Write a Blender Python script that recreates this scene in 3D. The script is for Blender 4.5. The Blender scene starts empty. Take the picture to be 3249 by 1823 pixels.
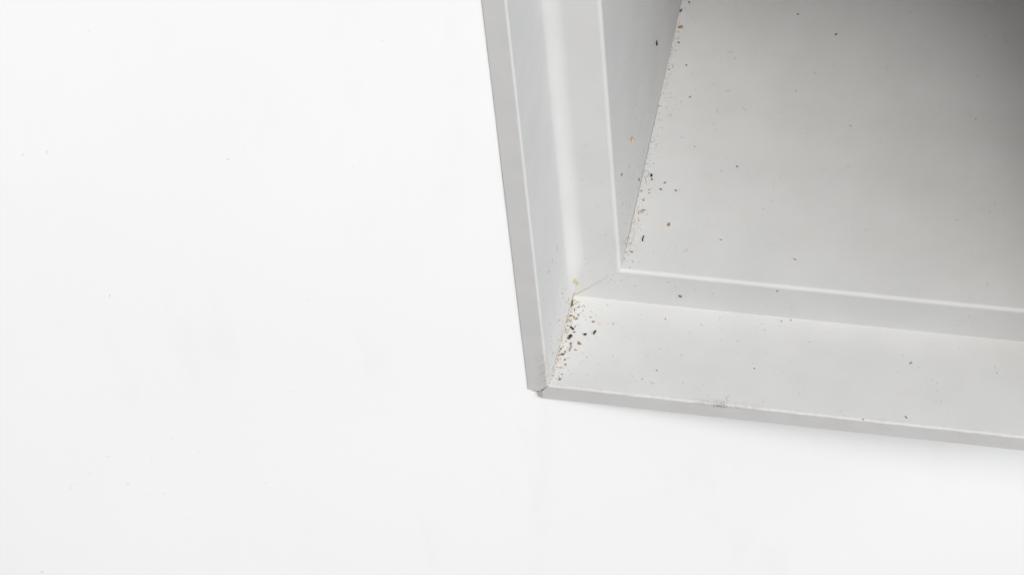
import bpy, bmesh, math, random
from mathutils import Vector, Matrix

MM = 0.001
sc = bpy.context.scene
col = sc.collection

# ------------------------------------------------------------------ camera
cam = bpy.data.objects.new('camera', bpy.data.cameras.new('camera'))
col.objects.link(cam)
R = Vector((0.97831822, 0.19224132, -0.07705023))
U = Vector((-0.10007876, 0.76452303, 0.63678001))
F = Vector((-0.1813221, 0.6152624, -0.76718608))
cam.matrix_world = Matrix(((R.x, U.x, -F.x, 118.903*MM),
                           (R.y, U.y, -F.y, -425.670*MM),
                           (R.z, U.z, -F.z, 569.329*MM), (0, 0, 0, 1)))
cam.data.sensor_width = 36.0
cam.data.lens = 98.8745
cam.data.clip_start = 0.01
cam.data.clip_end = 50.0
sc.camera = cam

# ------------------------------------------------------------------ world, lamps, exposure
w = bpy.data.worlds.new('World')
sc.world = w
w.use_nodes = True
bg = w.node_tree.nodes['Background']
bg.inputs['Color'].default_value = (0.96, 0.98, 1.0, 1)
bg.inputs['Strength'].default_value = 0.02

def area(name, loc, target, size, power, color):
    d = bpy.data.lights.new(name, 'AREA')
    d.shape = 'DISK'
    d.size = size
    d.energy = power
    d.color = color
    o = bpy.data.objects.new(name, d)
    col.objects.link(o)
    o.location = Vector(loc)*MM
    o.rotation_euler = (Vector(target)*MM - o.location).to_track_quat('-Z', 'Y').to_euler()
    return o
area('key_lamp', (1008, -2603, 3576), (60, 0, 30), 1.8, 117.0, (1, 0.985, 0.965))
area('middle_lamp', (2105, -2438, 3212), (60, 0, 30), 1.8, 105.6, (1, 0.995, 0.985))
area('side_lamp', (3592, -2039, 1932), (60, 0, 30), 1.8, 93.8, (0.915, 0.965, 1))
area('low_side_lamp', (4076, -708, 1932), (60, 0, 30), 1.8, 58.0, (0.915, 0.965, 1))
area('low_front_lamp', (-1028, -2990, -3152), (60, 0, 30), 1.8, 39.3, (1, 0.955, 0.93))
area('low_fill_lamp', (2485, -3464, -1509), (60, 0, 30), 1.8, 13.0, (1, 0.955, 0.93))

vs = sc.view_settings
vs.view_transform = 'Standard'
vs.look = 'None'
vs.exposure = 0.0
vs.gamma = 1.0
vs.use_curve_mapping = False

# ------------------------------------------------------------------ helpers
def tag(o, label=None, cat=None, group=None, kind=None):
    for k, v in (('label', label), ('category', cat), ('group', group), ('kind', kind)):
        if v:
            o[k] = v
    return o

def link(name, me, mats, parent=None):
    o = bpy.data.objects.new(name, me)
    for m in (mats if isinstance(mats, (list, tuple)) else [mats]):
        me.materials.append(m)
    if parent:
        o.parent = parent
    col.objects.link(o)
    return o

class Nodes:
    """small wrapper to write shader maths compactly"""
    def __init__(self, name):
        self.m = bpy.data.materials.new(name)
        self.m.use_nodes = True
        self.t = self.m.node_tree
        self.b = self.t.nodes['Principled BSDF']
        tc = self.t.nodes.new('ShaderNodeTexCoord')
        self.co = tc.outputs['Object']
        sep = self.t.nodes.new('ShaderNodeSeparateXYZ')
        self.t.links.new(self.co, sep.inputs[0])
        self.x, self.y, self.z = (self.mul(sep.outputs[i], 1000.0) for i in range(3))   # in mm
    def _in(self, sock, v):
        if isinstance(v, bpy.types.NodeSocket):
            self.t.links.new(v, sock)
        else:
            sock.default_value = v
    def math(self, op, a, b=0.0, c=None, clamp=False):
        n = self.t.nodes.new('ShaderNodeMath')
        n.operation = op
        n.use_clamp = clamp
        self._in(n.inputs[0], a)
        self._in(n.inputs[1], b)
        if c is not None:
            self._in(n.inputs[2], c)
        return n.outputs[0]
    def mul(self, a, b): return self.math('MULTIPLY', a, b)
    def add(self, a, b): return self.math('ADD', a, b)
    def ramp(self, v, a, b):
        """0 at a, 1 at b, smooth"""
        n = self.t.nodes.new('ShaderNodeMapRange')
        n.interpolation_type = 'SMOOTHSTEP'
        n.clamp = True
        self._in(n.inputs['Value'], v)
        lo, hi, f, t = (a, b, 0.0, 1.0) if a < b else (b, a, 1.0, 0.0)
        n.inputs['From Min'].default_value = lo
        n.inputs['From Max'].default_value = hi
        n.inputs['To Min'].default_value = f
        n.inputs['To Max'].default_value = t
        return n.outputs[0]
    def band(self, v, a, b, c, d): return self.mul(self.ramp(v, a, b), self.ramp(v, d, c))
    def noise(self, scale, detail=3.0, rough=0.5, vec=None):
        n = self.t.nodes.new('ShaderNodeTexNoise')
        self.t.links.new(vec or self.co, n.inputs['Vector'])
        n.inputs['Scale'].default_value = scale
        n.inputs['Detail'].default_value = detail
        n.inputs['Roughness'].default_value = rough
        return n.outputs[0]
    def stretch(self, sx, sy, sz):
        n = self.t.nodes.new('ShaderNodeMapping')
        self.t.links.new(self.co, n.inputs['Vector'])
        n.inputs['Scale'].default_value = (sx, sy, sz)
        return n.outputs[0]
    def mix(self, f, a, b):
        n = self.t.nodes.new('ShaderNodeMix')
        n.data_type = 'RGBA'
        self._in(n.inputs['Factor'], f)
        self._in(n.inputs['A'], a)
        self._in(n.inputs['B'], b)
        return n.outputs['Result']
    def color(self, v): self._in(self.b.inputs['Base Color'], v)
    def bump(self, h, dist, strength=1.0):
        n = self.t.nodes.new('ShaderNodeBump')
        n.inputs['Distance'].default_value = dist
        n.inputs['Strength'].default_value = 0.02
        self._in(n.inputs['Height'], h)
        self.t.links.new(n.outputs[0], self.b.inputs['Normal'])

# ------------------------------------------------------------------ materials
def frame_paint(name, dirt):
    N = Nodes(name)
    c = N.mix(N.ramp(N.noise(60, 4), 0.35, 0.65), (0.516, 0.513, 0.505, 1), (0.536, 0.532, 0.524, 1))
    # faint warm and cool blotches of old paint
    c = N.mix(N.mul(N.ramp(N.noise(140, 2), 0.52, 0.72), 0.30), c, (0.512, 0.494, 0.478, 1))
    # fine dirt pores everywhere
    c = N.mix(N.mul(N.ramp(N.noise(2600, 2), 0.70, 0.78), 0.22), c, (0.30, 0.29, 0.27, 1))
    speck = N.ramp(N.noise(1500, 4, 0.7), 0.50, 0.66)
    if dirt == 'sill':
        # yellow grime rubbed into the mitred crease and at the foot of the step
        m = N.mul(N.mul(N.ramp(N.x, 3.6, 0.3), N.band(N.y, 1.0, 6.0, 29.0, 31.0)), N.ramp(N.noise(700, 3), 0.25, 0.70))
        c = N.mix(N.mul(m, 0.30), c, (0.60, 0.50, 0.36, 1))
        m = N.mul(N.mul(N.ramp(N.x, 17.5, 14.3), N.band(N.y, 33, 37, 48, 60)), N.ramp(N.noise(500, 3), 0.3, 0.7))
        c = N.mix(N.mul(m, 0.22), c, (0.52, 0.44, 0.34, 1))
        m = N.mul(N.mul(N.ramp(N.x, 7.5, 1.0), N.ramp(N.y, 27.5, 29.5)), N.ramp(N.z, 6.0, 1.0))
        c = N.mix(N.mul(m, 0.30), c, (0.58, 0.53, 0.42, 1))
        # brown stain and scuff on the lip
        edge = N.band(N.z, -1.3, -0.6, -0.2, 0.3)
        front = N.ramp(N.y, 2.2, 0.5)
        m = N.mul(N.mul(N.mul(edge, front), N.band(N.x, 36.5, 38.5, 48, 60)), N.ramp(N.noise(900, 4, 0.7), 0.36, 0.62))
        c = N.mix(N.mul(m, 0.36), c, (0.29, 0.24, 0.19, 1))
        m = N.mul(N.mul(N.mul(N.band(N.z, -1.3, -0.8, -0.4, 0.2), front), N.band(N.x, 42.0, 43.2, 45.4, 46.6)), N.ramp(N.noise(1700, 3, 0.7), 0.42, 0.58))
        c = N.mix(N.mul(m, 0.85), c, (0.07, 0.06, 0.05, 1))
        # rubbed dirt specks along the whole lip, thicker near the corner
        m = N.mul(N.mul(N.mul(N.band(N.z, -5.6, -3.0, -0.6, 0.7), N.ramp(N.y, 1.6, 0.3)), speck), N.add(N.mul(N.ramp(N.x, 26, 2), 0.18), 0.08))
        c = N.mix(m, c, (0.30, 0.27, 0.24, 1))
        m = N.mul(N.mul(N.band(N.z, -1.4, -0.5, 0.0, 0.6), N.ramp(N.y, 1.6, 0.3)), N.ramp(N.noise(420, 4, 0.7), 0.45, 0.68))
        c = N.mix(N.mul(m, 0.22), c, (0.36, 0.32, 0.28, 1))
    if dirt == 'jamb':
        # smudge of grey dirt at the foot of the lip
        m = N.mul(N.mul(N.mul(N.band(N.x, -3.6, -0.9, 0.0, 0.6), N.ramp(N.y, 2.0, 0.5)), N.band(N.z, -3.5, 0.0, 8.0, 16.0)),
                  N.ramp(N.noise(900, 4, 0.75), 0.40, 0.66))
        c = N.mix(N.mul(m, 0.55), c, (0.30, 0.26, 0.23, 1))
        m = N.mul(N.mul(N.ramp(N.y, 1.6, 0.3), speck), N.add(N.mul(N.ramp(N.z, 20, -3), 0.13), 0.04))
        c = N.mix(m, c, (0.32, 0.29, 0.26, 1))
        m = N.mul(N.mul(N.ramp(N.z, 2.6, 0.2), N.band(N.y, 1.0, 6.0, 29.0, 31.0)), N.ramp(N.noise(700, 3), 0.25, 0.70))
        c = N.mix(N.mul(m, 0.30), c, (0.58, 0.50, 0.38, 1))
    N.color(c)
    N.b.inputs['Roughness'].default_value = 0.6
    N.b.inputs['Specular IOR Level'].default_value = 0.25
    h = N.add(N.mul(N.noise(900, 3), 0.6), N.mul(N.noise(120, 2), 1.0))
    N.bump(h, 0.00006, 0.7)
    return N.m

def plain(name, rgb, rgb2=None, rough=0.75, scale=2500):
    N = Nodes(name)
    rgb2 = rgb2 or tuple(v*1.5 + 0.004 for v in rgb)
    N.color(N.mix(N.ramp(N.noise(scale, 3, 0.6), 0.35, 0.65), (*rgb, 1), (*rgb2, 1)))
    N.b.inputs['Roughness'].default_value = rough
    return N.m

def wall_paint():
    N = Nodes('white_wall_paint')
    c = N.mix(N.ramp(N.noise(9, 3), 0.35, 0.65), (0.788, 0.787, 0.787, 1), (0.802, 0.801, 0.801, 1))
    # broad rubbed marks of thin paint, a shade greyer
    s = N.ramp(N.noise(1.0, 4, 0.6, N.stretch(55, 55, 16)), 0.56, 0.70)
    c = N.mix(N.mul(s, 0.35), c, (0.750, 0.749, 0.749, 1))
    # tiny pits
    p = N.mul(N.ramp(N.noise(1.0, 3, 0.6, N.stretch(420, 420, 800)), 0.69, 0.76), N.ramp(N.noise(14, 2), 0.46, 0.62))
    c = N.mix(N.mul(p, 0.5), c, (0.70, 0.70, 0.69, 1))
    N.color(c)
    N.b.inputs['Roughness'].default_value = 0.6
    N.b.inputs['Specular IOR Level'].default_value = 0.25
    N.bump(N.add(N.noise(45, 4), N.mul(N.noise(500, 2), 0.12)), 0.0004, 0.5)
    return N.m

JAMB_PAINT = frame_paint('old_white_paint_jamb', 'jamb')
SILL_PAINT = frame_paint('old_white_paint_sill', 'sill')
PAINT = frame_paint('old_white_paint', None)
WALL = wall_paint()
PLUG = plain('grey_filler', (0.38, 0.375, 0.365), (0.46, 0.45, 0.44))
GLUE = plain('yellow_glue', (0.46, 0.365, 0.20), (0.49, 0.41, 0.26), 0.5)
M = {k: plain(k + '_debris', *v) for k, v in {
    'black': ((0.010, 0.010, 0.011),), 'charcoal': ((0.014, 0.014, 0.015), (0.06, 0.06, 0.06)),
    'darkbrown': ((0.045, 0.028, 0.016), (0.11, 0.07, 0.035)), 'olivedark': ((0.07, 0.06, 0.03), (0.16, 0.13, 0.07)),
    'grey': ((0.17, 0.17, 0.165), (0.28, 0.28, 0.27)), 'darkgrey': ((0.05, 0.05, 0.05), (0.10, 0.10, 0.10)),
    'brown': ((0.17, 0.085, 0.035), (0.28, 0.16, 0.075)), 'rust': ((0.23, 0.115, 0.045), (0.36, 0.195, 0.09)),
    'ochre': ((0.28, 0.20, 0.085), (0.40, 0.31, 0.16)), 'yellowgreen': ((0.29, 0.28, 0.13), (0.40, 0.38, 0.22)),
    'tan': ((0.40, 0.28, 0.16), (0.52, 0.40, 0.27)), 'purplegrey': ((0.13, 0.10, 0.11), (0.23, 0.19, 0.20)),
    'darkred': ((0.06, 0.022, 0.018), (0.13, 0.06, 0.04)), 'purplebrown': ((0.10, 0.055, 0.06), (0.19, 0.12, 0.12)),
    'olive': ((0.24, 0.20, 0.10), (0.34, 0.30, 0.17)), 'stone': ((0.28, 0.26, 0.21), (0.42, 0.40, 0.33)),
    'hair': ((0.24, 0.235, 0.22),), 'hairdark': ((0.11, 0.10, 0.09),), 'hairpale': ((0.42, 0.42, 0.41),),
    'dust': ((0.27, 0.265, 0.255), (0.39, 0.38, 0.36)), 'dustbrown': ((0.26, 0.16, 0.09), (0.42, 0.30, 0.20)),
    'dustdark': ((0.05, 0.045, 0.04), (0.12, 0.11, 0.10)), 'plaster': ((0.54, 0.54, 0.53), (0.66, 0.66, 0.65)),
}.items()}

# ------------------------------------------------------------------ the recess frame
WL, WB = 5.618, 5.45            # width of the lip on the jamb and on the sill
STEP = 12.634                   # height of the step
D1, D2 = 30.0, 190.0            # depth of the ledge, depth of the back panel
OPW, OPH = 160.0, 222.0            # clear opening between the ledges
PROUD, SKEW = 0.25, 0.22         # gap between lip and wall at the left jamb, and how it widens to the right
def wall_y(x): return PROUD + SKEW*(x + WL)

def rounded(pts):
    """pts: (y, t, radius, segments) -> polyline with rounded corners"""
    out = []
    n = len(pts)
    for i, (y, t, r, s) in enumerate(pts):
        p = Vector((y, t))
        if r <= 0:
            out.append(p)
            continue
        a = (Vector(pts[i-1][:2]) - p).normalized()
        b = (Vector(pts[(i+1) % n][:2]) - p).normalized()
        half = a.angle(b)/2
        d = r/math.tan(half)
        c = p + (a + b).normalized()*(r/math.sin(half))
        v0, v1 = p + a*d - c, p + b*d - c
        ang = v0.angle(v1)
        sg = 1 if v0.x*v1.y - v0.y*v1.x > 0 else -1
        for k in range(s + 1):
            th = sg*ang*k/s
            out.append(c + Vector((v0.x*math.cos(th) - v0.y*math.sin(th), v0.x*math.sin(th) + v0.y*math.cos(th))))
    return out

COVE = 9.0                      # the back of the ledge sweeps up a little towards the step
def cove(y): return 0.24*(max(y - (D1 - COVE), 0)/COVE)**2
def profile(foot):
    top = [(D1, STEP, 1.0, 8)] + [(y, STEP, 0, 0) for y in (36, 38, 60, 85, 95, 125, D2)]
    return rounded([(D2 + 8, -WB, 0, 0), (0, -WB, 0.15, 6), (0, -2.6, 0, 0), (0, 0, 0.6, 8)] + [(y, 0, 0, 0) for y in (21, 22, 23.2, 24.4, 25.4)] + foot + top + [(D2 + 8, STEP, 0, 0)])
base_j = profile([(D1, 0, 4.0, 14)])    # the jamb has a wide fillet at the foot of its step
base = [p.copy() for p in base_j]       # the sill has a shallow cove and a tight foot, with its points at the same depths
arc = [i for i, p in enumerate(base_j) if 25.9 < p.x < D1 + 0.001 and p.y < 4.01]
for i in arc:
    base[i].y = 0.0
for i, p in enumerate(base):
    if 20 < p.x < D1 + 0.001 and abs(p.y) < 1e-6:
        p.y = cove(p.x)
base[arc[-2]].y += 0.05
base[arc[-1]].y += 0.22
def jamb_t(y, t):
    d = 0.0309*min(max(y, 0), D1) + 0.0036*max(y - D1, 0)
    if t > 0:
        return t*13.302/STEP + d
    return t*WL/WB + (d if t > -0.9*WB else 0)

root = bpy.data.objects.new('recess_frame', None)
col.objects.link(root)
tag(root, 'dusty white recessed frame with stepped moulding and mitred corner, debris in its lower corner', 'recessed frame')

ZC, XC = -2.95, -2.0            # the corner of the lip is broken off: jamb stops here, sill starts here
def rail(name, mat, ends, label=None, side=0):
    """ends: two lists of world points (mm), one per profile point"""
    bm = bmesh.new()
    SEG = 160                    # the long edges are not ruler straight: they wobble by a few hundredths of a mm
    r = random.Random(len(name))
    ph = [r.uniform(0, 6.28) for _ in range(8)]
    P0, P1 = [Vector(p) for p in ends[0]], [Vector(p) for p in ends[1]]
    n = len(P0)
    rings = []
    for k in range(SEG + 1):
        f = k/SEG
        row = []
        for i in range(n):
            p = P0[i].lerp(P1[i], f)
            L = f*(P1[i] - P0[i]).length
            e = min(1.0, L/16, (P1[i] - P0[i]).length*(1 - f)/16)
            p.x += side*wide[i]*e*e*(3 - 2*e)
            fade = min(1.0, k/3, (SEG - k)/3)
            slow = 0.05*math.sin(L*0.055 + ph[0]) + 0.03*math.sin(L*0.13 + ph[1])
            quick = 0.0
            if base[i].x < 1.0 and base[i].y > -1.0:        # the worn front edge of the ledge
                quick = 0.05*math.sin(L*0.61 + ph[2]) + 0.045*math.sin(L*1.13 + ph[3])*math.sin(L*0.21 + ph[4])
            p.y += fade*(0.5*slow + quick)
            row.append(bm.verts.new(p*MM))
        rings.append(row)
    for a, b in zip(rings, rings[1:]):
        for i in range(n):
            bm.faces.new((a[i], a[(i+1) % n], b[(i+1) % n], b[i]))
    caps = [bm.faces.new(rings[0][::-1]), bm.faces.new(rings[-1])]
    bmesh.ops.triangulate(bm, faces=caps)
    bmesh.ops.recalc_face_normals(bm, faces=bm.faces)
    me = bpy.data.meshes.new(name)
    bm.to_mesh(me)
    bm.free()
    for p in me.polygons:
        p.use_smooth = True
    me.set_sharp_from_angle(angle=math.radians(32))
    o = link(name, me, mat, root)
    m = o.modifiers.new('normals', 'WEIGHTED_NORMAL')
    m.keep_sharp = True
    m.weight = 100
    if label:
        o['label'] = label
    return o

def gap(i):
    y, t = base[i]
    g = 0.045
    if 26.3 < y < D1 + 0.1 and 0.3 < base_j[i].y < 10.5:
        g = 0.12
    if t > STEP - 2.0 and y < D1 + 2:
        g = 0.02
    if t > STEP - 0.5 and 37 < y < 126:
        g = 0.11 if y < 90 else 0.04
    return g
wide = []
jl0, jl1, sl0, sl1, hd0, hd1, jr0, jr1 = ([] for _ in range(8))
for i, (y, t) in enumerate(base):
    tj = jamb_t(y, base_j[i].y)
    tight = jamb_t(y, max(t - cove(y), 0.0)) if i in arc else tj      # the wide fillet of the jamb fades out at the corner
    g = gap(i)
    z0 = max(t, ZC)
    if t < -WB + 0.9:
        z0 += 0.75*((-WB + 0.9 - t)/0.9)**1.6
    jl0.append((tight, y, z0 + g))
    jl1.append((tight, y, OPH - t - 0.03))
    x0 = max(tight, XC)
    sl0.append((x0 + g, y, t))
    sl1.append((OPW - tight - 0.03, y, t))
    hd0.append((tight + 0.03, y, OPH - t))
    hd1.append((OPW - tight - 0.03, y, OPH - t))
    jr0.append((OPW - tight, y, t + 0.03))
    wide.append(tj - tight)
    jr1.append((OPW - tight, y, OPH - t - 0.03))
left = rail('jamb', JAMB_PAINT, (jl0, jl1), 'left jamb with a dirty lip foot and a yellow glue drop on its step', 1)
rail('jamb', PAINT, (jr0, jr1), None, -1)
rail('sill', SILL_PAINT, (sl0, sl1), 'lower rail with debris on its ledge and a brown stain on its lip')
rail('head', PAINT, (hd0, hd1))

def box_bm(x0, x1, y0, y1, z0, z1, bev=0.0):
    bm = bmesh.new()
    bmesh.ops.create_cube(bm, size=1.0)
    for v in bm.verts:
        v.co = Vector(((x0 + x1)/2 + v.co.x*(x1 - x0), (y0 + y1)/2 + v.co.y*(y1 - y0), (z0 + z1)/2 + v.co.z*(z1 - z0)))*MM
    if bev:
        bmesh.ops.bevel(bm, geom=bm.edges[:], offset=bev*MM, segments=2, profile=0.5, affect='EDGES')
    return bm
def mesh_of(name, bm):
    me = bpy.data.meshes.new(name)
    bm.to_mesh(me)
    bm.free()
    return me
link('back_panel', mesh_of('back_panel', box_bm(STEP + 1, OPW - STEP - 1, D2 - 2, D2 + 6, STEP - 1, OPH - STEP + 1)), PAINT, root)
# broken grey filler left in the open corner of the lip
bm = bmesh.new()
lo = [bm.verts.new(Vector((x, 0.04, z))*MM) for x, z in ((-2.78, -2.99), (-2.06, -2.20), (-2.03, -5.30), (-2.20, -5.42), (-2.72, -4.95))]
hi = [bm.verts.new(Vector((v.co.x/MM, 22, v.co.z/MM))*MM) for v in lo]
for k in range(5):
    bm.faces.new((lo[k], lo[(k+1) % 5], hi[(k+1) % 5], hi[k]))
bm.faces.new(lo[::-1])
bm.faces.new(hi)
bmesh.ops.recalc_face_normals(bm, faces=bm.faces)
o = link('corner_filler', mesh_of('corner_filler', bm), PLUG, root)
o['label'] = 'grey broken filler showing at the open corner'

# yellow glue drop on the fillet of the jamb's step
bm = bmesh.new()
from mathutils.bvhtree import BVHTree
left_tree = BVHTree.FromPolygons([v.co for v in left.data.vertices], [tuple(p.vertices) for p in left.data.polygons])
def step_y(x, z):
    hit = left_tree.ray_cast(Vector((x, -5, z))*MM, Vector((0, 1, 0)))[0]
    return hit.y/MM if hit else D1
NS, NU = 24, 12
rows = []
for k in range(NS + 1):
    s_ = 2*k/NS - 1                                   # -1 bottom, 1 top
    half = 0.48*math.sqrt(max(1 - s_*s_, 0))*(1.0 - 0.15*s_)
    mid = 1.98 - 0.30*s_ + 0.25*s_*s_ - 0.10*math.sin(4*s_)
    row = []
    for m_ in range(NU + 1):
        u_ = 2*m_/NU - 1
        x_ = mid + u_*half
        row.append(bm.verts.new(Vector((x_, step_y(x_, 6.5 + 1.7*s_) - 0.015 - 0.13*(1 - u_*u_)*(1 - s_*s_), 6.5 + 1.7*s_))*MM))
    rows.append(row)
for a, b in zip(rows, rows[1:]):
    for m_ in range(NU):
        bm.faces.new((a[m_], a[m_+1], b[m_+1], b[m_]))
bmesh.ops.remove_doubles(bm, verts=bm.verts, dist=1e-7)
for f in bm.faces:
    f.smooth = True
o = link('glue_drop', mesh_of('glue_drop', bm), GLUE, root)
o['label'] = 'yellow dried drop of glue on the left step'

# ------------------------------------------------------------------ the white wall behind
bm = bmesh.new()
X0, X1, Z0, Z1 = -WL + 0.8, OPW + WL - 0.8, -WB + 0.8, OPH + WB - 0.8
def ring(back):
    def P(x, z): return Vector((x, wall_y(x) + back, z))*MM
    o_ = [bm.verts.new(P(*p)) for p in ((-1500, -1500), (1700, -1500), (1700, 1700), (-1500, 1700))]
    i_ = [bm.verts.new(P(*p)) for p in ((X0, Z0), (X1, Z0), (X1, Z1), (X0, Z1))]
    for k in range(4):
        bm.faces.new((o_[k], o_[(k+1) % 4], i_[(k+1) % 4], i_[k]))
    return o_, i_
fo, fi = ring(0)
bo, bi = ring(120)
for k in range(4):
    bm.faces.new((fo[k], fo[(k+1) % 4], bo[(k+1) % 4], bo[k]))
    bm.faces.new((fi[k], fi[(k+1) % 4], bi[(k+1) % 4], bi[k]))
bmesh.ops.recalc_face_normals(bm, faces=bm.faces)
tag(link('wall', mesh_of('wall', bm), WALL), 'plain white wall behind the dusty frame, faintly scuffed', 'wall', kind='structure')

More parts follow.
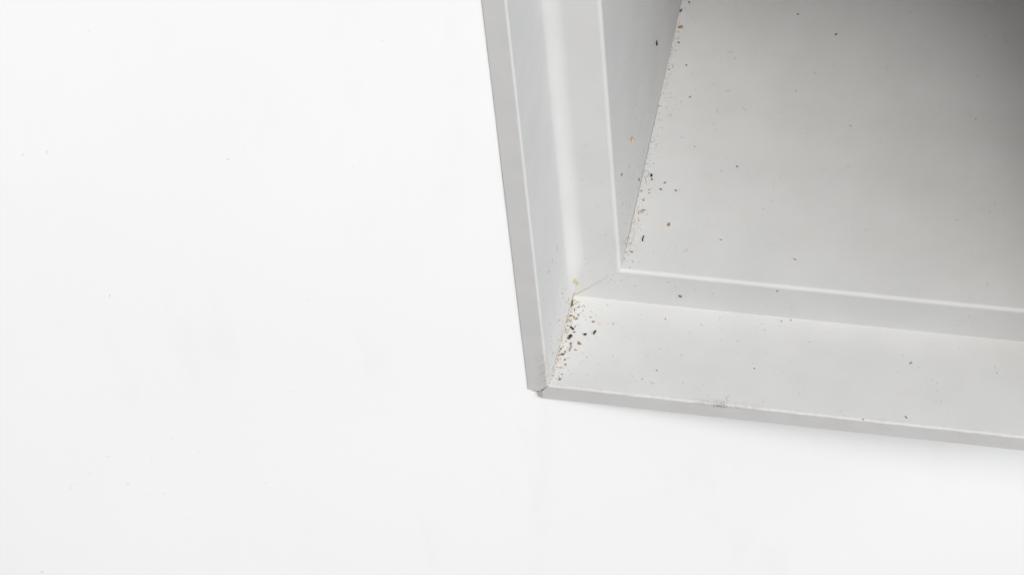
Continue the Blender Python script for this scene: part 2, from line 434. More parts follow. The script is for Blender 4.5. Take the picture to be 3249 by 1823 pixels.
# ------------------------------------------------------------------ debris
DEBRIS = [
 ('ledge',(1.16,28.18,0),0.61,0.26,42.8,'chip','darkbrown','flake','flake','dark flake at the very top of the debris trail, under the cracked step joint'),
 ('ledge',(1.18,27.2,0),1.54,0.51,94.1,'clump','olivedark','clump','clump','olive dark clump of fine dirt just below the topmost flake of the trail'),
 ('ledge',(2.97,26.55,0),0.65,0.29,-14.8,'chip','darkbrown','chip','chip','small brown black chip lying right of the olive dirt clump'),
 ('ledge',(4.05,26.92,0),0.46,0.13,71.1,'sliver','grey','sliver','sliver','short grey sliver tilted right, left one of two bits right of the brown black chip'),
 ('ledge',(4.53,26.88,0),0.3,0.22,-5.1,'chip','darkbrown','crumb','crumb','tiny dark crumb just right of the short tilted grey sliver'),
 ('ledge',(2.17,25.51,0),0.94,0.22,94,'sliver','olivedark','sliver','sliver','upright olive brown sliver under the dirt clump'),
 ('ledge',(4.4,25.53,0),0.69,0.13,73.8,'sliver','brown','splinter','splinter','fine pinkish brown splinter standing alone right of the upright olive sliver'),
 ('ledge',(3.39,23.93,0),1.01,0.22,-54.3,'sliver','darkgrey','sliver','sliver','grey brown sliver leaning left above the ochre husk'),
 ('ledge',(1.51,23.41,0),0.55,0.49,33.1,'chip','black','chip','chip','small black three cornered chip beside the left crease above the ochre husk'),
 ('ledge',(2.61,22.78,0),1.36,0.54,-57.6,'chip','ochre','husk','husk','yellowish ochre seed husk in the upper half of the debris trail'),
 ('ledge',(3.26,22.76,0),0.59,0.4,26.8,'chip','darkgrey','chip','chip','dark grey chip touching the right end of the ochre husk'),
 ('ledge',(1.85,21.8,0),1.23,0.18,80.9,'sliver','rust','splinter','splinter','straight orange brown splinter left of and below the ochre husk'),
 ('ledge',(0.61,21.96,0),1.36,0.3,89.3,'sliver','yellowgreen','fibre','fibre','yellow green plant fibre pressed against the left crease'),
 ('ledge',(7.68,22.29,0),0.89,0.5,12.7,'chip','rust','flake','flake','rusty orange flake, the farthest right of the coloured bits on the ledge'),
 ('ledge',(6.74,23.7,0),0.59,0.27,-0.1,'chip','grey','chip','chip','light grey chip alone above the rusty orange flake'),
 ('ledge',(6.65,25.55,0),0.87,0.14,-21.6,'sliver','tan','sliver','sliver','thin pale tan sliver highest right of the debris trail'),
 ('ledge',(2.56,19.37,0),1.39,0.52,-47.3,'clump','black','lump','lump','black lump leaning left in the middle of the trail, touching a brown splinter'),
 ('ledge',(3.27,20.04,0),1.34,0.17,68.2,'sliver','brown','splinter','splinter','brown splinter rising to the right from the black lump'),
 ('ledge',(3.39,18.18,0),0.81,0.45,15.3,'chip','rust','flake','flake','flat orange brown flake just under the black lump and its splinter'),
 ('ledge',(1.26,20.04,0),0.41,0.35,45,'chip','rust','crumb','crumb','small orange crumb near the crease, left of the black lump'),
 ('ledge',(6.34,17.7,0),0.96,0.57,11.4,'pellet','black','pellet','pellet','black oval pellet lying flat, left of the two lobed black one'),
 ('ledge',(8.74,18.74,0),1.33,0.6,82.3,'clump','black','pellet','pellet','two lobed black pellet, the rightmost black bit on the ledge'),
 ('ledge',(2.58,16.36,0),1.86,0.84,61.2,'clump','charcoal','clump','clump','largest charcoal black clump with ragged ends, middle of the debris trail'),
 ('ledge',(3.22,14.19,0),1.41,0.52,95.6,'chip','rust','flake','flake','upright orange brown flake right below the largest charcoal clump'),
 ('ledge',(5.43,14.81,0),1.32,0.91,-45.4,'chip','brown','chip','chip','tan brown three cornered chip with a dark edge, right of the upright orange flake'),
 ('ledge',(3.44,12.62,0),1.85,0.31,78.2,'sliver','purplegrey','sliver','sliver','long grey purple sliver rising right, under the upright orange flake'),
 ('ledge',(4.77,12.42,0),0.73,0.3,-19,'sliver','brown','sliver','sliver','short brown sliver sloping down right, below the three cornered tan chip'),
 ('ledge',(2.22,11.54,0),0.46,0.42,56,'chip','darkbrown','crumb','crumb','round dark crumb just above the dark red brown pellet'),
 ('ledge',(1.73,10.49,0),1.23,0.49,22.9,'pellet','darkred','pellet','pellet','long dark red brown pellet near the crease in the lower half of the trail'),
 ('ledge',(0.96,12.31,0),0.83,0.45,53.9,'chip','olivedark','crumb','crumb','olive dark crumb against the crease, above left of the red brown pellet'),
 ('ledge',(1.34,13.12,0),0.31,0.34,7.6,'chip','brown','crumb','crumb','tiny brown crumb just above right of the olive dark crease crumb'),
 ('ledge',(1.79,14.94,0),0.39,0.29,-4.9,'chip','darkbrown','crumb','crumb','small brown black crumb left below the largest charcoal clump'),
 ('ledge',(8.06,10.58,0),0.48,0.17,92.2,'chip','ochre','crumb','crumb','single ochre speck lying by itself right of the lower debris trail'),
 ('ledge',(2.63,8.99,0),0.78,0.35,77.3,'chip','purplegrey','flake','flake','purple grey flake below the dark red brown pellet'),
 ('ledge',(3.04,7.36,0),0.92,0.79,44.8,'tuft','brown','tuft','tuft','brown spidery tuft of bits in the lower third of the trail'),
 ('ledge',(2.05,6.22,0),0.66,0.53,1.4,'chip','tan','chip','chip','pale tan chip with a hair beside it, under the brown spidery tuft'),
 ('ledge',(2.74,4.15,0),0.39,0.36,32.8,'chip','black','crumb','crumb','lone black crumb near the bottom of the trail, above the purple brown chip'),
 ('ledge',(2.45,2.39,0),0.68,0.46,17.8,'chip','purplebrown','chip','chip','purple brown chip, lowest bit of the trail near the outer lip'),
 ('ledge',(2.31,3.12,0),0.84,0.08,-55.4,'sliver','grey','stalk','stalk','thin grey stalk standing up from the lowest purple brown chip'),
 ('ledge',(0.7,10.11,0),0.46,0.39,20.4,'chip','rust','crumb','crumb','rusty crumb wedged in the crease left of the dark red brown pellet'),
 ('ledge',(1.54,8.87,0),0.35,0.29,32.9,'chip','tan','crumb','crumb','pale orange crumb left of the purple grey flake'),
 ('ledge',(0.82,8.53,0),0.69,0.14,-46.9,'sliver','darkgrey','sliver','sliver','dark sliver lying on the crease line left of the pale orange crumb'),
 ('ledge',(0.71,11.56,0),0.42,0.24,20.4,'chip','brown','crumb','crumb','flat brown crumb on the crease above the dark red brown pellet'),
 ('ledge',(0.76,25.12,0),0.32,0.29,33.1,'chip','black','crumb','crumb','black crumb on the crease above the black three cornered chip'),
 ('ledge',(2.63,13,0),0.31,0.22,7.6,'chip','grey','crumb','crumb','small grey crumb left of the upright orange flake foot'),
 ('ledge',(3.98,20.9,0),0.19,0.22,7.6,'pellet','black','speck','speck','round black speck just right of the top of the rising brown splinter'),
 ('ledge',(26.14,25.62,0),0.41,0.42,7.5,'pellet','black','speck','speck','black speck high on the ledge close to the foot of the step'),
 ('ledge',(26.66,8.62,0),0.4,0.41,7.7,'pellet','black','speck','speck','round black speck alone in the middle of the long ledge'),
 ('ledge',(23.43,5.4,0),0.48,0.26,74.6,'pellet','darkgrey','speck','speck','dark grey speck just left below the lone round black speck of the long ledge'),
 ('ledge',(12.98,22.28,0),0.41,0.42,7.6,'pellet','darkgrey','speck','speck','dark speck on the ledge well right of the rusty orange flake'),
 ('ledge',(90.42,19.67,0),1.17,0.45,51.8,'chip','olive','sliver','sliver','olive tan sliver far right on the long ledge'),
 ('ledge',(90.97,2.34,0),0.97,0.44,-44.9,'chip','grey','crumb','crumb','grey comma shaped crumb far right above the outer lip'),
 ('ledge',(80.48,0.21,0),0.49,0.38,32.2,'chip','grey','crumb','crumb','grey crumb on the front edge, left of the grey comma shaped one'),
 ('ledge',(51.3,12.56,0),0.4,0.41,7.7,'pellet','darkgrey','speck','speck','dark speck halfway along the long ledge, below three specks by the step'),
 ('ledge',(56.09,28.73,0),0.41,0.42,7.5,'pellet','darkgrey','speck','speck','leftmost of three dark specks in a row at the foot of the step'),
 ('ledge',(58.46,29.37,0),0.41,0.42,7.5,'pellet','darkgrey','speck','speck','middle of three dark specks in a row at the foot of the step'),
 ('ledge',(67.34,30.22,0),0.4,0.42,7.5,'pellet','darkgrey','speck','speck','rightmost of three dark specks in a row at the foot of the step'),
 ('ledge',(112.07,19.31,0),0.39,0.4,7.7,'pellet','grey','speck','speck','faint grey speck near the right end of the long ledge'),
 ('riser',(29.58,30,4.81),0.85,0.5,-30.2,'sliver','darkgrey','sliver','sliver','short dark sliver clinging low on the face of the long step'),
 ('riser',(54.9,30,10.86),0.52,0.47,23.4,'chip','grey','crumb','crumb','grey crumb clinging high on the face of the long step'),
 ('floor',(16.82,63.34,12.63),1,0.57,95.6,'pellet','black','bead','bead','larger round black bead on the inner floor near the left crease'),
 ('floor',(17.17,61.9,12.63),0.46,0.56,7.2,'pellet','darkgrey','bead','bead','smaller dark bead right below the larger black bead'),
 ('floor',(20.77,61.35,12.63),0.77,0.51,33.5,'chip','rust','chip','chip','orange tan chip right of the two black beads'),
 ('floor',(20.04,58.84,12.63),0.5,0.42,-12.3,'pellet','black','pellet','pellet','small black oval below the orange tan chip, left of its twin'),
 ('floor',(24.03,58.96,12.63),0.52,0.35,7.2,'pellet','black','pellet','pellet','small black oval farthest right among the bits near the two beads'),
 ('floor',(16.14,54.55,12.63),0.53,0.58,20.5,'chip','brown','crumb','crumb','orange brown crumb by the crease, midway between beads and grey pebble'),
 ('floor',(16.75,51.24,12.63),0.7,0.26,11.2,'sliver','darkgrey','sliver','sliver','short level dark sliver just above the grey beige pebble'),
 ('floor',(16.61,50.38,12.63),0.95,0.78,35.9,'pellet','stone','pebble','pebble','grey beige pebble by the crease of the inner floor'),
 ('floor',(15.63,50.03,12.63),1.03,0.17,94.9,'sliver','brown','sliver','sliver','upright brown sliver left of the grey beige pebble'),
 ('floor',(24.09,46.99,12.63),1.22,0.72,83.6,'chip','rust','flake','flake','star shaped orange brown flake lying alone on the inner floor'),
 ('floor',(18.27,41.42,12.63),1.9,0.33,88.6,'sliver','black','stick','stick','longest black stick, standing upright on the inner floor near the corner'),
 ('floor',(15.33,39.52,12.63),0.45,0.28,54.2,'pellet','black','speck','speck','black speck by the crease, left below the longest black stick'),
 ('floor',(16.07,36.57,12.63),0.79,0.55,-8,'chip','grey','chip','chip','grey chip by the crease in the corner of the inner floor'),
 ('floor',(16.36,31.2,12.63),0.3,0.34,7.4,'pellet','black','speck','speck','black dot closest to the inner floor corner'),
 ('floor',(16.79,33.43,12.63),0.64,0.2,-37.1,'sliver','grey','sliver','sliver','grey sliver between the grey chip and the corner dot'),
 ('floor',(16.99,58.42,12.63),0.45,0.31,33.5,'chip','darkgrey','crumb','crumb','upper of two dark crumbs left of the small black ovals'),
 ('floor',(17.17,57.3,12.63),0.41,0.25,39.7,'chip','darkgrey','crumb','crumb','lower of two dark crumbs left of the small black ovals'),
 ('floor',(15.05,57.65,12.63),0.57,0.26,7.2,'chip','darkgrey','crumb','crumb','dark level crumb at the crease, left of the two stacked dark crumbs'),
 ('floor',(16.67,67.68,12.63),0.36,0.3,45.8,'pellet','darkgrey','speck','speck','dark speck above the two black beads'),
 ('floor',(15.76,48.18,12.63),0.3,0.29,7.3,'chip','brown','crumb','crumb','upper of two small brown crumbs below the upright brown sliver'),
 ('floor',(16.01,47.52,12.63),0.37,0.27,45.5,'chip','brown','crumb','crumb','lower of two small brown crumbs below the upright brown sliver'),
 ('floor',(15.98,118.65,12.63),1.31,0.86,6.7,'pellet','rust','pellet','pellet','orange brown oval on the inner floor near the top of the picture'),
 ('floor',(16.81,128.71,12.63),1.49,0.82,-42,'tuft','darkgrey','tuft','tuft','dark tuft of lint at the top end of the inner crease'),
 ('floor',(15.02,125.37,12.63),1.45,0.49,72.1,'chip','darkgrey','crumb','crumb','dark comma shaped crumb between the lint tuft and the orange oval'),
 ('floor',(16.27,112.9,12.63),0.61,0.49,6.8,'chip','darkgrey','crumb','crumb','dark crumb just below the orange brown oval'),
 ('floor',(19.77,104.57,12.63),0.54,0.58,34,'chip','grey','crumb','crumb','grey crumb right of the inner crease in its upper third'),
 ('floor',(15.21,102.45,12.63),0.59,0.42,-31,'chip','brown','crumb','crumb','brown crumb lying close to the inner crease in its upper third'),
 ('floor',(22.61,92.96,12.63),0.69,0.41,57.1,'chip','grey','crumb','crumb','grey crumb on the inner floor level with the lint curl by the crease'),
 ('floor',(26.58,75.02,12.63),0.42,0.46,7.1,'pellet','darkgrey','speck','speck','dark speck on the inner floor well right of the crease above the beads'),
 ('floor',(38.28,43.57,12.63),0.73,0.75,7.3,'tuft','grey','tuft','tuft','small grey star of lint alone on the inner floor right of the corner'),
 ('floor',(58.2,39.46,12.63),0.87,0.39,-27.5,'sliver','olive','sliver','sliver','olive sliver on the inner floor just behind the long step edge'),
 ('floor',(47.46,127.67,12.63),0.71,0.48,-7.3,'chip','darkgrey','crumb','crumb','grey crumb on the shaded floor near the top edge, left of centre shade'),
 ('floor',(58.86,121.01,12.63),0.84,0.45,40.1,'sliver','darkgrey','sliver','sliver','grey sliver on the shaded floor right below the top edge crumb'),
 ('floor',(38.85,69.37,12.63),0.74,0.51,-30.4,'chip','grey','crumb','crumb','grey crumb on the open inner floor level with the two beads'),
 ('floor',(99.42,94.03,12.63),0.42,0.46,7,'pellet','darkgrey','speck','speck','dark speck far right on the shaded inner floor'),
 ('inner',(14.45,90.8,34.76),0.96,2.04,13.5,'chip','black','chip','chip','black chip clinging to the inner side wall near the top'),
 ('inner',(14.31,52.35,38.49),1.44,1.1,-6.6,'sliver','tan','sliver','sliver','thin tan sliver clinging to the inner side wall beside a dust curl'),
 ('inner',(14.26,38.52,40.22),0.67,1.68,45.4,'chip','grey','chip','chip','grey upright chip clinging to the inner side wall, level with the larger bead'),
 ('inner',(14.33,58.57,16.07),0.59,1.08,13.2,'chip','darkgrey','sliver','sliver','dark upright sliver on the inner side wall right at the crease'),
 ('wall',(0.46,14.75,8.75),1.34,0.26,-44.2,'chip','grey','crumb','crumb','grey crumb clinging to the outer side wall, left of the yellow green fibre'),
 ('wall',(0.62,20.19,13.07),0.31,0.71,23.7,'chip','grey','crumb','crumb','grey crumb clinging to the outer side wall left of the cracked joint'),
 ('wall',(0.18,5.79,0.82),1.04,0.17,-51.7,'pellet','grey','speck','speck','grey speck low on the outer side wall beside the pale tan chip'),
]
HAIRS = [
 ('floor',[[14.82,64.82,12.63],[15.34,65.03,12.63],[15.85,64.65,12.63],[16.05,63.99,12.63],[15.87,63.16,12.63],[15.42,62.42,12.63],[15.47,61.69,12.63],[15.82,61.08,12.63],[15.91,60.12,12.63]],'hair','hair','hair','hooked grey hair looped beside the inner crease, left of the black beads'),
 ('floor',[[29.19,38.44,12.63],[29.71,38.56,12.63],[29.99,38.88,12.63],[30.03,39.59,12.63]],'hair','hair','hair','short curved hair on the inner floor right of the longest black stick'),
 ('floor',[[17.85,84.84,12.63],[17.87,85.78,12.63],[18.32,86.19,12.63],[18.75,85.66,12.63],[18.42,85.03,12.63]],'hair','lint_curl','lint','tight lint curl beside the upper inner crease'),
 ('floor',[[30.35,89.65,12.63],[30.58,88.74,12.63],[30.97,87.85,12.63]],'hair','hair','hair','short upright hair on the inner floor level with the lint curl'),
 ('floor',[[55.03,105.2,12.63],[54.84,106.01,12.63],[55.24,106.3,12.63]],'hairdark','hair','hair','hooked dark hair on the shaded middle of the inner floor'),
 ('floor',[[50.32,98.45,12.63],[50.76,98.38,12.63],[50.85,98.99,12.63],[50.72,99.33,12.63]],'hairdark','hair','hair','curled hair left below the hooked dark hair in the shade'),
 ('floor',[[66.24,87.29,12.63],[66.59,87.92,12.63],[67.05,87.62,12.63],[67.02,87.16,12.63]],'hairdark','lint_curl','lint','small lint curl in the middle of the inner floor'),
 ('floor',[[30.6,110.34,12.63],[31.2,111.02,12.63],[31.92,111.47,12.63]],'hair','hair','hair','faint straight hair on the upper inner floor'),
 ('floor',[[37.33,90.04,12.63],[37.4,90.75,12.63],[37.61,91.13,12.63]],'hair','hair','hair','tiny leaning hair on the inner floor right of the upright one'),
 ('ledge',[[46.02,1.43,0.0],[45.62,1.98,0.0],[45.68,2.7,0.0],[46.27,3.09,0.0]],'hair','hair','hair','curved grey hair on the ledge above the brown stain of the lip'),
 ('ledge',[[7.1,30.56,0.0],[7.31,30.28,0.0],[7.6,30.19,0.0]],'hair','hair','hair','short curved hair at the foot of the step, right of the cracked joint'),
 ('ledge',[[2.11,6.31,0.0],[2.47,6.26,0.0],[2.97,6.18,0.0]],'hair','hair','hair','fine hair trailing right from the pale tan chip'),
 ('ledge',[[3.03,9.56,0.0],[3.49,9.7,0.0],[3.91,9.85,0.0]],'hair','hair','hair','fine level hair right of the purple grey flake'),
 ('riser',[[0.48,30.0,0.24],[0.82,30.0,0.84],[1.24,30.0,1.34],[1.71,30.0,1.47]],'hairdark','hair','hair','dark hair arched over the top of the debris trail'),
 ('ledge',[[0.59,29.55,0.0],[0.83,29.33,0.0],[0.91,29.75,0.0],[1.11,30.28,0.0],[0.88,30.76,0.0]],'hairdark','hair','hair','dark looped hair below the arched one at the cracked joint'),
 ('ledge',[[0.67,19.39,0.0],[1.11,18.95,0.0],[1.09,18.2,0.0],[1.6,17.89,0.0],[1.78,18.49,0.0],[1.31,18.93,0.0],[0.95,18.56,0.0],[1.45,17.63,0.0]],'hairdark','lint_tangle','lint','greyish lint tangle by the crease left of the flat orange flake'),
 ('back',[[41.33,11.83,-23.39],[41.98,11.97,-22.91],[42.8,12.15,-22.17]],'hairpale','hair','hair','pale hair on the white background under the brown lip stain'),
]
WALL_SPECKS = [(-107.51,98.41,1.26,0.53,75),(-112.98,98.11,0.94,0.42,40),(-112.78,88.89,0.63,0.53,0),(-90.77,136.2,0.53,0.42,0),(-27.93,126.8,0.94,0.53,-30),(-67.29,91.71,0.84,0.73,40),(-36.99,90.18,0.53,0.42,0),(-39.47,86.28,0.53,0.42,0),(-49.19,77.08,0.53,0.32,0),(-17.79,93.91,0.42,0.42,0),(-40.13,80.04,0.42,0.32,0),(-102.66,45.63,1.16,0.42,60),(-64.5,2.94,0.94,0.32,0),(-115.09,-19.79,1.16,0.53,35),(-121.46,-26.59,0.84,0.32,30),(-127.06,-31.14,0.94,0.42,50),(-127.77,-32.65,0.94,0.32,40),(-112.32,-32.77,1.05,0.42,40),(-103.81,-37.93,0.84,0.42,45),(-92.49,-40.21,0.94,0.32,40),(-86.24,-34.23,0.63,0.42,-30),(-76.63,-36.02,0.94,0.42,50),(-80.96,-26.53,0.84,0.42,-10),(-97.8,-13.47,0.73,0.42,40),(-84.62,-22.46,0.94,0.42,-40),(-142.77,-71.0,1.47,0.53,45),(-65.34,-79.31,0.84,0.42,-40),(-15.69,-45.7,0.42,0.42,0),(-104.59,-22.64,0.84,0.32,35),(-111.55,-27.55,0.73,0.32,40),(-91.67,-20.41,0.73,0.32,45),(-108.96,-37.79,0.63,0.32,40),(-125.4,-30.74,0.73,0.32,40),(-86.38,-46.77,0.73,0.32,30),(-99.43,-49.46,0.73,0.32,30),(-91.76,-59.95,0.73,0.32,30),(-55.65,39.25,0.42,0.42,0)]
AXES = {'ledge': ((1, 0, 0), (0, 1, 0), (0, 0, 1)), 'floor': ((1, 0, 0), (0, 1, 0), (0, 0, 1)),
        'riser': ((1, 0, 0), (0, 0, 1), (0, -1, 0)), 'wall': ((0, 1, 0), (0, 0, 1), (1, 0, 0)),
        'inner': ((0, 1, 0), (0, 0, 1), (1, 0, 0)), 'back': ((0.97663, 0.21486, 0), (0, 0, 1), (0.21486, -0.97663, 0)), 'lip': ((1, 0, 0), (0, 0, 1), (0, -1, 0))}
GROUP = {'ledge': 'debris lying on the lower ledge', 'floor': 'debris lying on the inner floor', 'riser': 'bits clinging to the step',
         'wall': 'bits clinging to the side walls', 'inner': 'bits clinging to the side walls', 'back': 'hairs on the wall'}

def ledge_lift(surf, p):
    """height of the swept back of the ledge above its flat front"""
    return cove(p[1]) if surf == 'ledge' else 0.0

def lumpy(bm, centre, size, r, rough=0.22, sub=2):
    """an irregular ellipsoid lump; size = half axes in mm"""
    new = bmesh.ops.create_icosphere(bm, subdivisions=sub, radius=1.0)['verts']
    ph = [r.uniform(0, 6.28) for _ in range(6)]
    for v in new:
        n = v.co.copy()
        k = 1 + rough*(math.sin(3.1*n.x + ph[0])*math.sin(2.7*n.y + ph[1]) + 0.6*math.sin(5.3*n.z + ph[2] + 2*n.x) + 0.35*math.sin(8*n.y + ph[3] + 3*n.x))
        v.co = Vector(centre) + Vector((n.x*size[0], n.y*size[1], n.z*size[2]))*k

def flake(bm, L, W, r, corners):
    """a thin warped angular plate, real thickness"""
    L, W = L*1.2, W*1.2
    h = max(0.05, min(0.16, W*0.22))
    n = corners
    st = r.uniform(0, 6.28)
    rim = []
    for k in range(n):
        a = st + 6.283*k/n + r.uniform(-0.28, 0.28)
        q = r.uniform(0.80, 1.15)
        rim.append((math.cos(a)*L/2*q, math.sin(a)*W/2*q))
    tilt = r.uniform(-0.12, 0.25)
    curl = r.uniform(0.0, 0.35)/max(W, 0.2)
    def zz(x, y): return tilt*(x + L/2)*0.5 + curl*y*y*0.6
    top = [bm.verts.new((x*0.92, y*0.92, zz(x, y) + h)) for x, y in rim]
    low = [bm.verts.new((x, y, zz(x, y))) for x, y in rim]
    c0 = bm.verts.new((r.uniform(-.1, .1)*L, r.uniform(-.1, .1)*W, h*1.5 + tilt*L*0.25))
    c1 = bm.verts.new((0, 0, 0.0))
    for k in range(n):
        j = (k + 1) % n
        bm.faces.new((top[k], top[j], c0))
        bm.faces.new((low[j], low[k], c1))
        bm.faces.new((low[k], low[j], top[j], top[k]))

def rod(bm, pts, rad, sides=5, taper=0.45):
    rings = []
    m = len(pts)
    for i, p in enumerate(pts):
        p = Vector(p)
        t = (Vector(pts[min(i+1, m-1)]) - Vector(pts[max(i-1, 0)])).normalized()
        s = t.cross(Vector((0, 0, 1)))
        s = s.normalized() if s.length > 1e-4 else Vector((1, 0, 0))
        u = s.cross(t)
        f = 1 - (1 - taper)*abs(2*i/(m-1) - 1)**2.5
        rings.append([bm.verts.new(p + (s*math.cos(6.283*k/sides) + u*math.sin(6.283*k/sides))*rad*f) for k in range(sides)])
    for a, b in zip(rings, rings[1:]):
        for k in range(sides):
            bm.faces.new((a[k], a[(k+1) % sides], b[(k+1) % sides], b[k]))
    bm.faces.new(rings[0][::-1])
    bm.faces.new(rings[-1])

for idx, (surf, pos, L, W, ang, kind, mat, name, cat, label) in enumerate(DEBRIS):
    r = random.Random(idx*7 + 3)
    bm = bmesh.new()
    W = max(W, 0.13)
    if name == 'speck':
        L, W = L*0.68, W*0.68
    if kind == 'pellet':
        hh = min(W*0.42, 0.6)
        lumpy(bm, (0, 0, hh*0.92), (L*0.5, W*0.5, hh), r, 0.16, 3)
        if L > 1.8*W:
            lumpy(bm, (L*0.26, W*0.08, hh*0.9), (L*0.2, W*0.42, hh*0.9), r, 0.2)
    elif kind == 'clump':
        n = 3 if L < 1.8 else 7
        for k in range(n):
            f = (k + 0.5)/n - 0.5
            q = r.uniform(0.75, 1.15)
            lumpy(bm, (f*L*0.82, r.uniform(-0.22, 0.22)*W, W*0.25), (L*0.62/n*q + 0.05, W*0.42*q, W*0.28*q), r, 0.34)
        if n > 3:
            for k in range(9):
                a = r.uniform(0, 6.28)
                b = Vector((r.uniform(-.4, .4)*L, r.uniform(-.3, .3)*W, W*0.2))
                rod(bm, [b, b + Vector((math.cos(a), math.sin(a), 0.1))*r.uniform(.2, .45)*W], 0.035, 4)
    elif kind == 'chip':
        flake(bm, L, W, r, 3 + r.choice((1, 2, 2, 3)) if 'three cornered' not in label else 3)
        if name == 'husk':
            rod(bm, [(-L*.45, W*.2, .1), (0, W*.3, .2), (L*.4, W*.15, .14)], 0.05)
        if 'star shaped' in label:
            for k in range(5):
                a = k*1.2566 + .3
                lumpy(bm, (math.cos(a)*L*.34, math.sin(a)*W*.36, .06), (L*.15, W*.13, .07), r, .3)
        if 'leaning' not in label and L > 0.9 and mat == 'rust':
            for k in range(3):
                b = Vector((r.uniform(-.3, .4)*L, r.choice((-1, 1))*W*.4, .06))
                rod(bm, [b, b + Vector((r.uniform(-.1, .1), math.copysign(.22, b.y), 0))], 0.03, 4)
        if 'dark edge' in label:
            rod(bm, [(-L*.3, -W*.52, .12), (L*.25, -W*.5, .12)], 0.09)
    elif kind == 'tuft':
        for k in range(9):
            a = r.uniform(0, 6.28)
            b = Vector((r.uniform(-.25, .25)*L, r.uniform(-.25, .25)*W, 0.06))
            e = b + Vector((math.cos(a)*L*.34, math.sin(a)*W*.42, r.uniform(0.02, .12)))
            rod(bm, [b, (b + e)/2 + Vector((r.uniform(-.05, .05), r.uniform(-.05, .05), .04)), e], r.uniform(.04, .075), 4)
    else:
        bow = r.uniform(-0.07, 0.07)*L
        if name == 'stick':
            bow = 0.16
        m = 7
        hgt = W*0.42
        rod(bm, [((k/(m-1) - .5)*L, bow*(1 - (2*k/(m-1) - 1)**2), hgt + r.uniform(0, .03)) for k in range(m)], W*0.5, 6, 0.55 if name != 'stick' else 0.85)
        for v in bm.verts:
            v.co.z *= 0.85
    bmesh.ops.scale(bm, vec=(MM, MM, MM), verts=bm.verts)
    bmesh.ops.recalc_face_normals(bm, faces=bm.faces)
    zmin = min(v.co.z for v in bm.verts)
    for v in bm.verts:
        v.co.z -= zmin
    if kind in ('pellet', 'clump'):
        for f in bm.faces:
            f.smooth = True
    o = link(name, mesh_of(name, bm), M[mat])
    u, v_, n = (Vector(q) for q in AXES[surf])
    a = math.radians(ang)
    e1 = u*math.cos(a) + v_*math.sin(a)
    e2 = n.cross(e1)
    lift = ledge_lift(surf, pos)
    c = (Vector(pos) + n*(lift + 0.004))*MM
    o.matrix_world = Matrix(((e1.x, e2.x, n.x, c.x), (e1.y, e2.y, n.y, c.y), (e1.z, e2.z, n.z, c.z), (0, 0, 0, 1)))
    tag(o, label, cat, GROUP[surf])

def smooth_path(pts, steps=4):
    P = [Vector(p) for p in pts]
    P = [P[0]*2 - P[1]] + P + [P[-1]*2 - P[-2]]
    out = []
    for i in range(1, len(P) - 2):
        for k in range(steps):
            t = k/steps
            a, b, c, d = P[i-1:i+3]
            out.append(0.5*((2*b) + (c - a)*t + (2*a - 5*b + 4*c - d)*t*t + (3*b - a - 3*c + d)*t**3))
    out.append(P[-2])
    return out
for surf, pts, mat, name, cat, label in HAIRS:
    u, v_, n = (Vector(q) for q in AXES[surf])
    path = [p + n*(0.05 + ledge_lift(surf, p)) for p in smooth_path(pts)]
    o0 = path[0].copy()
    bm = bmesh.new()
    rod(bm, [p - o0 for p in path], 0.055 if mat != 'hairdark' else 0.05, 5, 0.6)
    bmesh.ops.scale(bm, vec=(MM, MM, MM), verts=bm.verts)
    o = link(name, mesh_of(name, bm), M[mat])
    o.location = o0*MM
    tag(o, label, cat, 'hairs and lint on the frame' if surf != 'back' else None)

# ------------------------------------------------------------------ dust that nobody could count
rd = random.Random(11)
verts, faces, mids = [], [], []
def mote(p, u, v_, n, L, W, a, mi, bend=0.0, rise=0.7):
    """one fibre or grain of dust: a bent three sided sliver lying on the surface"""
    d = u*math.cos(a) + v_*math.sin(a)
    s = n.cross(d)
    m = 2 if L < 3*W else 4
    b0 = len(verts)
    for k in range(m):
        f = k/(m - 1) - 0.5
        c = p + d*f*L + s*bend*L*(0.25 - f*f)*2
        w_ = W*0.5*(1 - 0.5*abs(2*f))
        verts.extend(((c + s*w_)*MM, (c - s*w_)*MM, (c + n*W*rise)*MM))
    for k in range(m - 1):
        q = b0 + 3*k
        for i in range(3):
            j = (i + 1) % 3
            faces.append((q + i, q + j, q + 3 + j, q + 3 + i))
            mids.append(mi)
    faces.append((b0 + 2, b0 + 1, b0)); mids.append(mi)
    q = b0 + 3*(m - 1)
    faces.append((q, q + 1, q + 2)); mids.append(mi)
def scatter(surf, n, place, lens, wid, mats):
    u, v_, nn = (Vector(q) for q in AXES[surf])
    for _ in range(n):
        p = Vector(place())
        p = p + nn*(ledge_lift(surf, p) + 0.01)
        L = min(rd.lognormvariate(math.log(lens), 0.5), lens*3)
        grain = rd.random() < 0.35
        W = wid*rd.uniform(0.7, 1.4)*(1.6 if grain else 1)
        mote(p, u, v_, nn, W*1.3 if grain else L, W, rd.uniform(0, 6.283), rd.choice(mats), rd.uniform(-1.2, 1.2))
ex = rd.expovariate
uni = rd.uniform
def floor_x(y): return 14.25 + 0.0036*(y - D1)
def near_c():
    y = uni(33, 150)
    return (floor_x(y) + 0.08 + min(ex(1/0.9), 6), y, STEP)
def on_floor():
    while True:
        x, y = uni(15, 128), uni(32.5, 150)
        if rd.random() < 0.30 + 0.7*math.exp(-(x - 14)/30):
            return (x, y, STEP)
def near_d():
    y = uni(2.5, 28.5)
    return (0.0309*y + 0.08 + min(ex(1/0.75), 4), y, 0)
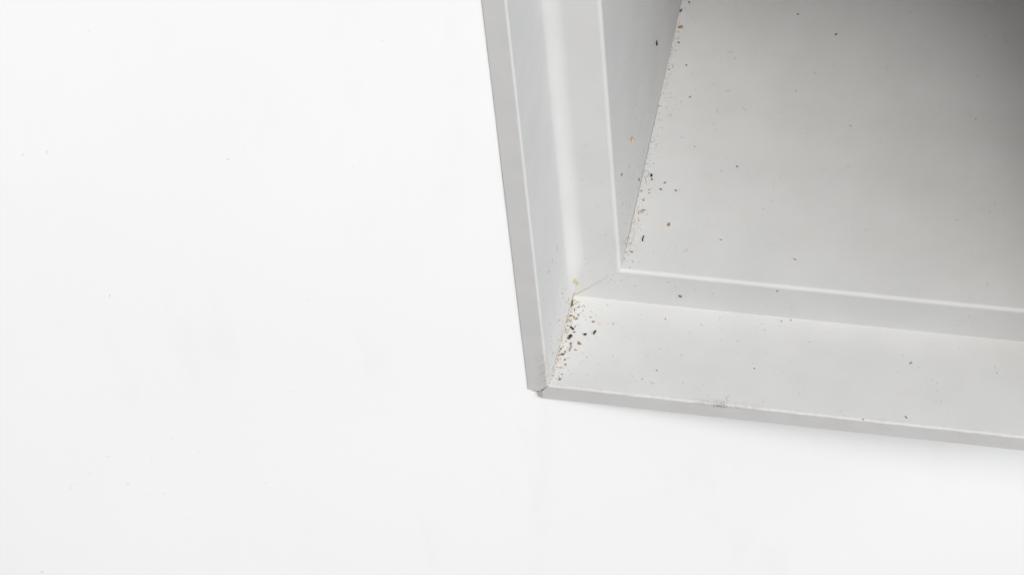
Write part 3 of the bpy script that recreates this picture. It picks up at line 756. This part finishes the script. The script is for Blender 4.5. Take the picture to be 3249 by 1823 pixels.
def on_ledge():
    while True:
        x, y = uni(1.2, 130), uni(1.5, 29)
        if rd.random() < 0.22 + 0.8*math.exp(-x/22):
            return (x, y, 0)
scatter('floor', 420, near_c, 0.42, 0.085, [0, 0, 0, 1, 2])
scatter('floor', 35, lambda: (floor_x(40) + 0.1 + ex(1/0.8), uni(36, 50), STEP), 0.35, 0.11, [1, 1, 0])
scatter('floor', 280, on_floor, 0.62, 0.062, [0, 0, 0, 0, 2])
scatter('ledge', 130, near_d, 0.32, 0.10, [0, 1, 1, 2, 2])
scatter('ledge', 75, lambda: (0.75 + ex(1/1.0), uni(21, 28.8), 0), 0.36, 0.12, [1, 1, 2])
scatter('ledge', 170, on_ledge, 0.55, 0.062, [0, 0, 0, 1, 2])
scatter('inner', 260, lambda: (floor_x(60) - 0.0, *(lambda y: (y, STEP + 1.5 + min(ex(1/14), 90)))(uni(33, 120))), 0.5, 0.065, [0, 0, 2])
scatter('wall', 130, lambda: (lambda y: (0.0309*y, y, 0.6 + min(ex(1/9), 60)))(uni(2, 26)), 0.45, 0.065, [0, 0, 2])
scatter('riser', 70, lambda: (uni(5, 120), D1, uni(4, 11)), 0.4, 0.06, [0, 0, 2])
scatter('riser', 40, lambda: (uni(5, 13), D1, uni(6, 60)), 0.4, 0.06, [0, 0, 2])
def dust_object(name, mats, label, cat):
    me = bpy.data.meshes.new(name)
    me.from_pydata(verts, [], faces)
    o = link(name, me, mats)
    for p, mi in zip(me.polygons, mids):
        p.material_index = mi
    tag(o, label, cat, kind='stuff')
dust_object('dust', [M['dust'], M['dustbrown'], M['dustdark']], 'fine grey and brown dust sprinkled over the white frame', 'dust')

verts, faces, mids = [], [], []
u, v_, nn = (Vector(q) for q in AXES['back'])
for x, z, L, W, ang in WALL_SPECKS:
    mote(Vector((x, wall_y(x) - 0.01, z)), u, v_, nn, L, max(W, 0.2)*0.8, math.radians(ang), 0, rd.uniform(-.6, .6), 0.12)
dust_object('specks', [M['plaster']], 'pale grey specks and nicks on the white wall', 'specks')
